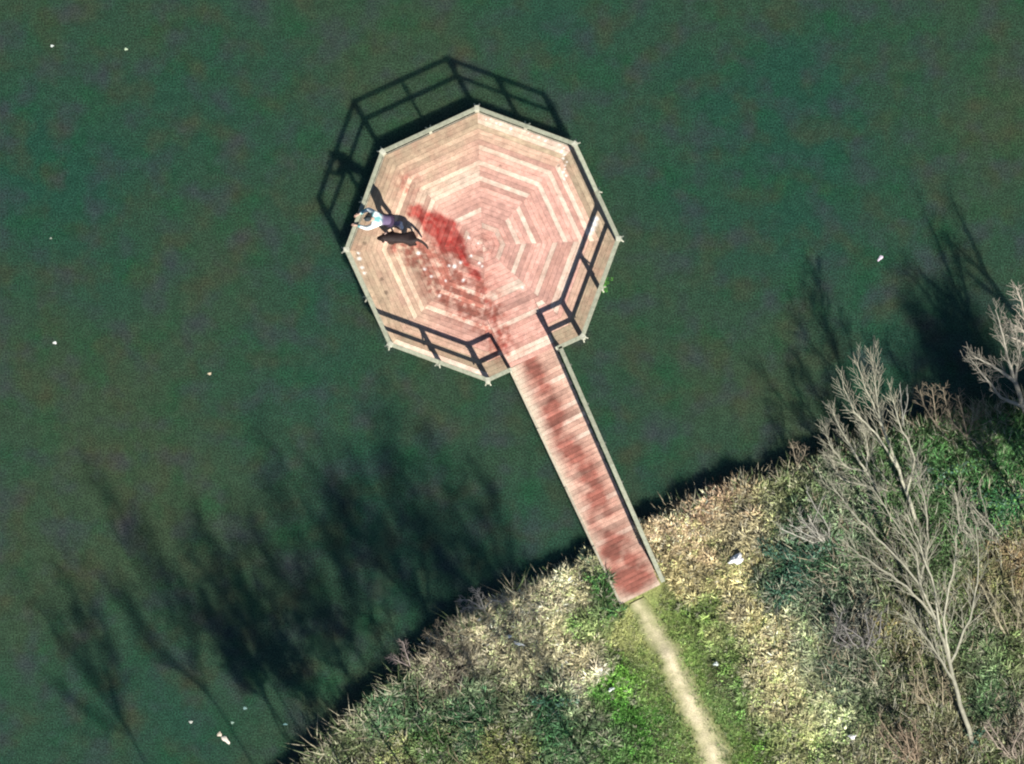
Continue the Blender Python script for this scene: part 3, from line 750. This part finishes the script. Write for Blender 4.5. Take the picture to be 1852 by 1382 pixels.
# crumpled cloth on the boards
def crumple(name, loc, sx_, sy_, sz_, col, label, cat, seed=1, mat_=None, group=None, colb=None, rz=0):
    rr = random.Random(seed); n, k = 14, 8; vs = []; fs = []; cs = []
    m = MB()
    for i in range(k+1):
        th = math.pi/2*i/k
        for j in range(n):
            a = 6.2832*j/n; f = 1+.22*math.sin(a*3+seed)+.12*math.sin(a*5+seed*2)+rr.uniform(-.08, .08)
            vs.append((sx_*f*math.sin(th)*math.cos(a), sy_*f*math.sin(th)*math.sin(a), sz_*math.cos(th)*(1+rr.uniform(-.25, .25))))
    for i in range(k):
        for j in range(n): fs.append((i*n+j, (i+1)*n+j, (i+1)*n+(j+1) % n, i*n+(j+1) % n))
    m.add(vs, fs, col); m.c = [col if (colb is None or v[0] > 0) else colb for v in vs]
    fs.append(tuple(k*n+j for j in range(n-1, -1, -1))); m.f = fs
    o = m.build(name, mat_ or M_litter); o.location = loc; o.rotation_euler = (0, 0, rz)
    return tag(o, label, cat, group)
crumple('cloth', W(722, 407), .17, .10, .07, (.80, .80, .82), 'crumpled white and lilac cloth on the boards between the person and the dog', 'cloth', 3, M_cloth, colb=(.30, .26, .36), rz=-.6)

# ------------------------------------------------------------------ litter and floating bits
def land(px, py, dz=0):
    v = W(px, py, .5); z = float(terrain(np.array([v.x]), np.array([v.y]))[0]); v = W(px, py, z); v.z = z+dz; return v
def sea(px, py): v = W(px, py, 0); v.z = -.004; return v
crumple('plastic_bag', land(1331, 1011, .18), .23, .15, .14, (.80, .80, .80), 'largest white plastic bag caught in the grass right of the walkway', 'bag', 5, rz=.4)
crumple('plastic_cup', land(1540, 1331, .20), .11, .08, .07, (.85, .85, .83), 'small bright white scrap in the straw grass at lower right', 'litter', 6)
crumple('paper_scrap', land(938, 1163, .25), .16, .05, .05, (.72, .75, .74), 'long white paper scrap in the grass left of the walkway foot', 'litter', 7, rz=-.3)
crumple('paper_scrap', land(922, 1150, .25), .07, .05, .05, (.72, .75, .74), 'small white paper scrap just above the long scrap left of the walkway', 'litter', 8)
crumple('paper_scrap', land(1105, 1246, .14), .10, .05, .05, (.66, .70, .66), 'white paper scrap in the green grass left of the path', 'litter', 9, rz=.5)
crumple('paper_scrap', land(1294, 1200, .14), .08, .06, .05, (.60, .66, .62), 'pale scrap in the green grass just right of the path', 'litter', 10)
crumple('stone', land(1182, 966, .05), .19, .12, .10, (.60, .50, .38), 'larger pale stone on the bank edge beside the walkway railing', 'stone', 12, M_path, rz=.4)
crumple('stone', land(1208, 940, .05), .13, .09, .08, (.54, .42, .27), 'smaller sandy stone at the water edge right of the larger stone', 'stone', 13, M_path)
FL = [((94, 83), .05, 'small white fleck floating near the top left corner'), ((228, 89), .055, 'pale fleck floating right of the white one near the top left'),
      ((92, 431), .035, 'tiny pale fleck floating at the far left of the open water'), ((99, 620), .06, 'bright white fleck floating by the left edge, level with the platform foot'),
      ((379, 676), .055, 'sandy fleck floating in open water left of and below the platform'),
      ((345, 1306), .06, 'dull white fleck floating at lower left above the white wing-shaped piece'),
      ((420, 1307), .05, 'pale green fleck floating near the bank at lower left'), ((443, 1281), .06, 'faint teal fleck floating highest of those by the lower left bank'),
      ((516, 1310), .07, 'thin teal strip floating closest to the lower left bank')]
for i, (p, r, lb) in enumerate(FL):
    c = ((.62, .66, .62), (.50, .60, .42), (.4, .4, .32), (.75, .75, .7), (.62, .52, .36), (.5, .52, .46), (.3, .42, .34), (.22, .34, .32), (.20, .36, .36))[i]
    crumple('floating_leaf', sea(*p), r, r*(.35 if i == 8 else .7), .02, c, lb, 'floating debris', 20+i, group='flecks floating on the water')
crumple('floating_bag', sea(408, 1338), .16, .07, .04, (.72, .66, .56), 'torn white plastic piece floating by the bank at lower left', 'floating debris', 40, rz=-.7)
crumple('floating_bag', sea(397, 1328), .07, .07, .03, (.60, .52, .40), 'sandy piece floating against the torn white plastic at lower left', 'floating debris', 41)
crumple('floating_bag', sea(1592, 467), .11, .05, .03, (.66, .58, .66), 'pinkish white scrap floating in the tree shade at right', 'floating debris', 42, rz=.8)

# ------------------------------------------------------------------ bare trees and shrubs
TW = 1.0
def grow(m, pts, r0, r1, c, spec, n=5):
    """limb through pts with radius r0..r1; spec = list of (count, length, spread, z-lift) levels of twigs"""
    P = [Vector(p) for p in pts]; Q = []
    for i in range(len(P)-1):
        k = 4
        for j in range(k):
            q = P[i].lerp(P[i+1], j/k)
            if i or j: q += Vector((random.gauss(0, 1), random.gauss(0, 1), random.gauss(0, 1)))*(.012*(P[i+1]-P[i]).length)
            Q.append(q)
    Q.append(P[-1]); N = len(Q)
    rad = [r0+(r1-r0)*(i/(N-1))**.8 for i in range(N)]
    f = random.uniform(.8, 1.2); m.tube(Q, rad, n, tuple(x*f for x in c))
    if not spec: return
    cnt, ln, spr, lift = spec[0]
    for k in range(cnt):
        t = (k+random.random())/cnt; t = .12+.88*t; i = min(N-2, int(t*(N-1))); fr = t*(N-1)-i
        p = Q[i].lerp(Q[i+1], fr); d = (Q[i+1]-Q[i]).normalized()
        side = Vector((-d.y, d.x, 0)).normalized() if abs(d.z) < .95 else Vector((random.gauss(0, 1), random.gauss(0, 1), 0)).normalized()
        sg = 1 if k % 2 else -1
        up2 = d.cross(side)
        dd = (d+side*(sg*spr*random.uniform(.6, 1.3))+up2*random.gauss(0, spr*.6)).normalized()
        L = ln*random.uniform(.5, 1.25)*(1-.45*t); rr = rad[i]*.52
        p1 = p+dd*L*.5; d2 = (dd+d*.45+Vector((0, 0, lift))).normalized(); p2 = p1+d2*L*.5
        grow(m, [p, p1, p2], max(min(rr, .026), .010)*TW, .006*TW, tuple(q*.86 for q in c), spec[1:], 4)
BK = (.32, .31, .235); BKG = (.22, .22, .19); BKB = (.20, .17, .12)
def tree(name, base, trunk, limbs, label, cat='tree', r=(.09, .03), c=BK, spec=((10, 1.2, .7, .1), (5, .5, .6, .05)), group=None):
    """base px; trunk and limbs are lists of (px, py, height above ground)"""
    g = land(*base); root = tag(empty(name, (g.x, g.y, g.z)), label, cat, group)
    gz = g.z
    P = lambda q: W(q[0], q[1], gz+q[2])-g
    m = MB(); grow(m, [Vector((0, 0, -.1))]+[P(q) for q in trunk], r[0], r[1], c, (), 8); m.build('trunk', M_bark, root, smooth=True)
    m = MB()
    for L in limbs: grow(m, [P(q) for q in L], r[1]*1.05, .014, c, spec)
    m.build('branches', M_bark, root)
    return root
S1 = ((13, 1.1, .38, .03), (6, .50, .42, .02))
tree('bare_tree', (1770, 1372), [(1745, 1300, 0.70), (1718, 1200, 1.33), (1692, 1120, 1.75)],
     [[(1692, 1120, 1.75), (1665, 1058, 2.03), (1600, 985, 2.24), (1540, 925, 2.45), (1505, 880, 2.52)],
      [(1665, 1058, 2.03), (1655, 1000, 2.24), (1610, 930, 2.38), (1575, 880, 2.59)],
      [(1718, 1200, 1.33), (1706, 1120, 1.82), (1722, 1040, 2.24), (1735, 950, 2.52), (1728, 890, 2.73)],
      [(1692, 1120, 1.70), (1640, 1060, 2.1), (1580, 1020, 2.3), (1530, 985, 2.4)],
      [(1665, 1058, 2.0), (1680, 980, 2.3), (1672, 900, 2.5), (1655, 850, 2.6)],
      [(1718, 1200, 1.3), (1755, 1120, 1.9), (1770, 1030, 2.3), (1765, 950, 2.5)],
      [(1725, 1230, 1.2), (1680, 1160, 1.6), (1640, 1110, 1.9)],
      [(1700, 1150, 1.54), (1690, 1060, 2.10), (1665, 990, 2.38), (1640, 930, 2.66)]],
     'long pale bare tree leaning up and left across the lower right undergrowth', r=(.085, .045), spec=S1)
tree('bare_tree', (1672, 985), [(1648, 915, 0.56), (1626, 850, 0.99), (1606, 800, 1.24)],
     [[(1606, 800, 1.24), (1590, 755, 1.43), (1566, 705, 1.67), (1550, 655, 1.80)],
      [(1600, 785, 1.30), (1586, 725, 1.61), (1582, 675, 1.80), (1578, 640, 1.92)],
      [(1626, 850, 0.99), (1585, 785, 1.36), (1545, 745, 1.55), (1525, 700, 1.67)],
      [(1640, 890, 0.81), (1655, 830, 1.18), (1625, 760, 1.43), (1610, 710, 1.55)]],
     'pale feathery bare tree fanning out over the water beside the bank', r=(.065, .038), c=(.33, .32, .24), spec=((13, .9, .36, .02), (6, .42, .42, .02)))
tree('bare_tree', (1606, 950), [(1586, 885, 0.43), (1566, 852, 0.62)],
     [[(1566, 852, 0.62), (1545, 820, 0.87), (1520, 775, 1.12), (1505, 740, 1.18)], [(1566, 852, 0.62), (1530, 845, 0.81), (1500, 805, 0.99), (1492, 770, 1.05)],
      [(1566, 852, 0.62), (1570, 815, 0.87), (1560, 770, 1.12)], [(1586, 885, 0.43), (1520, 865, 0.74), (1498, 825, 0.93)]],
     'short forked bare tree left of the feathery tree at the water edge', r=(.07, .04), c=(.33, .32, .24), spec=((12, .7, .38, .02), (6, .35, .42, .02)))
tree('bare_tree', (1880, 790), [(1850, 735, .9), (1836, 690, 1.4)],
     [[(1836, 690, 1.4), (1822, 645, 1.9), (1812, 600, 2.3), (1800, 560, 2.6)], [(1836, 690, 1.4), (1800, 665, 1.9), (1762, 645, 2.3)],
      [(1850, 735, .9), (1810, 720, 1.5), (1780, 680, 2), (1755, 650, 2.2)], [(1836, 690, 1.4), (1845, 640, 2), (1835, 590, 2.4)]],
     'thick branched bare tree at the right edge reaching over the dark water', r=(.12, .065), c=(.25, .235, .19), spec=((11, .75, .5, .05), (5, .38, .5, .03)))
tree('bare_tree', (1925, 690), [(1885, 635, 1.4), (1868, 612, 1.9)],
     [[(1868, 612, 1.9), (1842, 592, 2.3), (1820, 582, 2.6)], [(1868, 612, 1.9), (1850, 555, 2.5), (1838, 520, 2.9)], [(1885, 635, 1.4), (1850, 620, 2), (1818, 605, 2.3)]],
     'topmost bare tree on the right edge with one pale bent limb', r=(.11, .06), c=(.36, .32, .26), spec=((10, .6, .5, .05), (4, .35, .6, .03)))
tree('bare_shrub', (1700, 800), [(1694, 770, .4)], [[(1694, 770, .4), (1690, 735, .9), (1685, 700, 1.2)], [(1694, 770, .4), (1672, 735, .9), (1664, 705, 1.1)], [(1694, 770, .4), (1712, 735, .9), (1706, 700, 1.2)]],
     'thin upright bare shrub in the gap between the feathery tree and the edge tree', 'shrub', (.04, .03), BKB, ((9, .5, .7, .05), (4, .25, .6, .03)))
tree('bare_shrub', (1752, 830), [(1748, 790, .4)], [[(1748, 790, .4), (1742, 750, .9), (1732, 715, 1.2)], [(1748, 790, .4), (1764, 755, .9), (1772, 725, 1.2)], [(1748, 790, .4), (1722, 765, .8), (1715, 740, 1.0)]],
     'low brownish bare shrub below the branched tree at the water edge', 'shrub', (.04, .03), BKB, ((9, .5, .7, .05), (4, .25, .6, .03)))
tree('bare_shrub', (1634, 790), [(1633, 760, .4)], [[(1633, 760, .4), (1630, 720, 1), (1627, 695, 1.3)], [(1633, 760, .4), (1642, 725, .9), (1640, 700, 1.2)]],
     'single slender bare stem just right of the feathery tree', 'shrub', (.03, .024), BKG, ((5, .3, .6, .05),))
tree('bare_shrub', (1446, 856), [(1442, 842, .25)], [[(1442, 842, .25), (1435, 815, .7), (1430, 800, .9)], [(1442, 842, .25), (1446, 815, .7), (1440, 800, .9)], [(1442, 842, .25), (1455, 822, .6), (1458, 806, .8)]],
     'tiny bare twiggy shrub alone at the water edge left of the trees', 'shrub', (.03, .018), BKB, ((6, .25, .7, .05), (3, .15, .6, 0)))
tree('bare_shrub', (880, 1118), [(876, 1102, .3)], [[(876, 1102, .3), (868, 1080, .8), (862, 1068, 1)], [(876, 1102, .3), (848, 1085, .7), (830, 1085, .9)], [(876, 1102, .3), (890, 1085, .7), (912, 1090, .9)], [(876, 1102, .3), (852, 1098, .6), (836, 1100, .8)]],
     'grey bare twiggy shrub jutting over the water left of the walkway foot', 'shrub', (.035, .02), (.26, .25, .23), ((8, .32, .8, .05), (4, .2, .6, 0)))
tree('bare_shrub', (800, 1172), [(798, 1160, .3)], [[(798, 1160, .3), (790, 1138, .8), (794, 1122, 1)], [(798, 1160, .3), (812, 1140, .8), (818, 1120, .9)], [(798, 1160, .3), (780, 1150, .7), (770, 1145, .8)]],
     'brownish bare shrub on the bank lower left of the grey twiggy one', 'shrub', (.03, .02), BKB, ((8, .3, .8, .05), (4, .18, .6, 0)))
tree('bare_shrub', (744, 1215), [(742, 1205, .3)], [[(742, 1205, .3), (734, 1180, .8), (728, 1160, 1)], [(742, 1205, .3), (718, 1195, .7), (702, 1188, .9)]],
     'dull bare shrub at the water edge midway along the lower left bank', 'shrub', (.03, .02), (.24, .20, .18), ((8, .3, .8, .05), (4, .18, .6, 0)))
for q in (((1560, 1180), (1540, 1110), 'grey purple twiggy thicket right of the straw grass', (.19, .18, .17)), ((1700, 1290), (1668, 1180), 'brown arching bare stems beside the lowest part of the long leaning tree', (.28, .24, .16)),
          ((1830, 1160), (1812, 1060), 'light brown upright stems near the right edge below the green brambles', (.30, .27, .18)), ((1500, 990), (1482, 915), 'grey dead stems above the dark green bush', (.34, .33, .28)),
          ((1790, 1000), (1768, 900), 'pale upright stems standing in the green brambles at right', (.28, .27, .21)), ((1660, 1385), (1636, 1310), 'brown dead stems at the bottom edge left of the leaning tree', (.26, .20, .14)),
          ((1640, 900), (1655, 850), 'short grey stems at the foot of the feathery tree', (.26, .25, .20)), ((1848, 1382), (1845, 1290), 'pale stems in the lower right corner', (.30, .25, .20))):
    (bx, by), (tx, ty), lb, c = q
    L = []
    for k in range(7):
        ox, oy = random.uniform(-45, 45), random.uniform(-12, 30); ux, uy = random.uniform(-38, 38), random.uniform(-20, 20)
        L.append([(bx+ox*.3, by-3, .12), (bx+ox+(tx-bx)*.4, by+oy*.5+(ty-by)*.4, .6), (tx+ox+ux, ty+oy+uy, .85)])
    tree('bare_shrub', (bx, by), [(bx, by-4, .15)], L, lb, 'shrub', (.035, .022), c, ((7, .42, .8, .02), (4, .22, .7, 0)))

# leafy bushes
def bush(name, px, py, rx, ry, rz, n, size, cols, label, cat='bush', lift=0, stems=6):
    g = land(px, py); root = tag(empty(name, (g.x, g.y, g.z)), label, cat)
    P = leaves('', 0, 0, .02+lift, n, rx, ry, rz, 0, None); cols = [tuple(q*1.35+.012 for q in c) for c in cols]
    leafmesh('foliage', P, size, np.array(cols), M_blade, root)
    m = MB()
    for k in range(stems):
        a = 6.28*k/stems+.4; m.tube([(0, 0, -.05), (rx*.3*math.cos(a), ry*.3*math.sin(a), rz*.45), (rx*.7*math.cos(a), ry*.7*math.sin(a), rz*.6)], [.018, .013, .006], 5, (.2, .16, .1))
    m.build('stems', M_bark, root)
GR = [(.045, .13, .03), (.07, .18, .04), (.03, .08, .025), (.12, .22, .06)]
DG2 = [(.02, .07, .04), (.035, .10, .06), (.015, .045, .03), (.08, .14, .09)]
OL = [(.10, .13, .05), (.06, .09, .035), (.15, .17, .08), (.04, .06, .03)]
bush('leafy_bush', 1076, 1052, .38, .5, .42, 900, .045, GR, 'bright green leafy bush hard against the left of the walkway foot')
bush('leafy_bush', 1108, 1104, .42, .28, .34, 600, .042, GR, 'low bright green bush just below the end of the walkway kerb')
bush('leafy_bush', 1062, 1012, .28, .28, .38, 380, .04, [(.10, .16, .09), (.06, .10, .05)], 'small grey green bush at the waterline left of the walkway')
bush('leafy_bush', 1440, 1010, 1.15, 1.2, .6, 4200, .045, DG2, 'large dark green bush right of the white plastic bag')
bush('leafy_bush', 1415, 1075, .6, .6, .45, 1300, .042, DG2, 'smaller dark green bush below the large dark bush')
bush('leafy_bush', 1000, 1275, .85, .7, .45, 2200, .045, DG2, 'dark teal green bush in the grass at the bottom left of the path')
bush('leafy_bush', 830, 1320, .8, .5, .4, 1600, .042, OL, 'olive green bush low on the lower left bank')
bush('leafy_bush', 1700, 855, 1.2, .8, .75, 4200, .045, GR+DG2, 'green brambles behind the shore between the two largest shore trees')
bush('leafy_bush', 1800, 915, 1.1, 1.2, .75, 4200, .045, DG2+GR, 'thick green brambles near the right edge below the branched tree')
bush('leafy_bush', 1815, 860, .8, .7, .6, 1600, .042, OL, 'olive brambles directly below the branched tree at the right edge')
bush('leafy_bush', 1600, 1130, .55, .5, .4, 1000, .04, [(.24, .21, .07), (.14, .13, .05), (.3, .25, .1)], 'yellowish bush beneath the middle of the long leaning tree')
bush('leafy_bush', 1640, 1300, .9, .6, .45, 1800, .042, OL, 'dull olive bush left of the base of the long leaning tree')
bush('leafy_bush', 1760, 1330, .35, .5, .5, 700, .045, DG2, 'small blue green bush round the base of the long leaning tree')
bush('leafy_bush', 640, 1350, .8, .35, .3, 1100, .04, OL, 'low olive bush at the very bottom left end of the bank')
bush('leafy_bush', 1520, 1250, .7, .7, .4, 1300, .04, [(.09, .13, .08), (.05, .08, .05), (.16, .18, .12)], 'grey green bush between the straw grass and the brown stems')
v = W(1092, 512, .15)
root = tag(empty('water_plant', (v.x, v.y, 0)), 'bright green water plant against the outer right side of the platform', 'plant')
leafmesh('foliage', leaves('', 0, 0, .0, 230, .26, .36, .42, 0, None), .035, np.array([(.05, .20, .03), (.10, .28, .05), (.04, .12, .03)]), M_blade, root)
m = MB()
for k in range(7):
    a = 6.28*k/7; m.tube([(0, 0, -.3), (.1*math.cos(a), .16*math.sin(a), .2), (.2*math.cos(a), .3*math.sin(a), .34)], [.01, .008, .004], 4, (.06, .14, .03))
m.build('stems', M_bark, root)

# tall bare trees below and to the right of the view: their high crowns throw the streaky shade on the water
def tall(px, py, h, label, seed, group):
    global TW; TW = .8; random.seed(seed); g = W(px, py, .8); gz = float(terrain(np.array([g.x]), np.array([g.y]))[0])
    root = tag(empty('tall_tree', (g.x, g.y, gz)), label, 'tree', group)
    m = MB(); top = Vector((random.uniform(-.3, .3), random.uniform(-.3, .3), h*.62))
    grow(m, [Vector((0, 0, -.2)), top*.5, top], .032, .026, BKB, (), 7); m.build('trunk', M_bark, root, smooth=True)
    m = MB()
    for k in range(9):
        a = 6.28*k/9+random.random(); f = random.uniform(.8, 1); st = top*f
        e = st+Vector((math.cos(a)*h*random.uniform(.04, .14), math.sin(a)*h*random.uniform(.04, .14), h*random.uniform(.22, .42)))
        grow(m, [st, st.lerp(e, .5)+Vector((math.cos(a), math.sin(a), 0))*.25, e], .022, .010, BKB, ((8, h*.12, .45, .2), (5, h*.07, .55, .1), (3, h*.03, .6, 0)), 4)
    m.build('branches', M_bark, root)
TL = 'tall slender bare tree standing below the lower edge of the view'
for i, (px, py, h) in enumerate(((600, 1640, 11), (670, 1560, 9), (760, 1620, 10.5), (840, 1560, 10), (400, 1670, 9.5), (930, 1620, 12), (1010, 1560, 11), (1090, 1620, 12.5),
        (1160, 1560, 11.5), (1230, 1620, 12), (600, 1510, 7), (660, 1470, 5.2), (580, 1450, 4.6), (780, 1480, 6.5), (700, 1480, 6),
        (1950, 1030, 8), (2030, 1130, 9), (2000, 1080, 8.5), (2090, 1180, 10), (1940, 1120, 8), (1920, 930, 5.5), (1900, 1000, 5), (1890, 900, 4.2))):
    tall(px, py, h, TL if px < 1852 else 'bare tree standing beyond the right edge of the view', 100+i, 'bare trees standing below the lower edge' if px < 1852 else 'bare trees standing beyond the right edge')
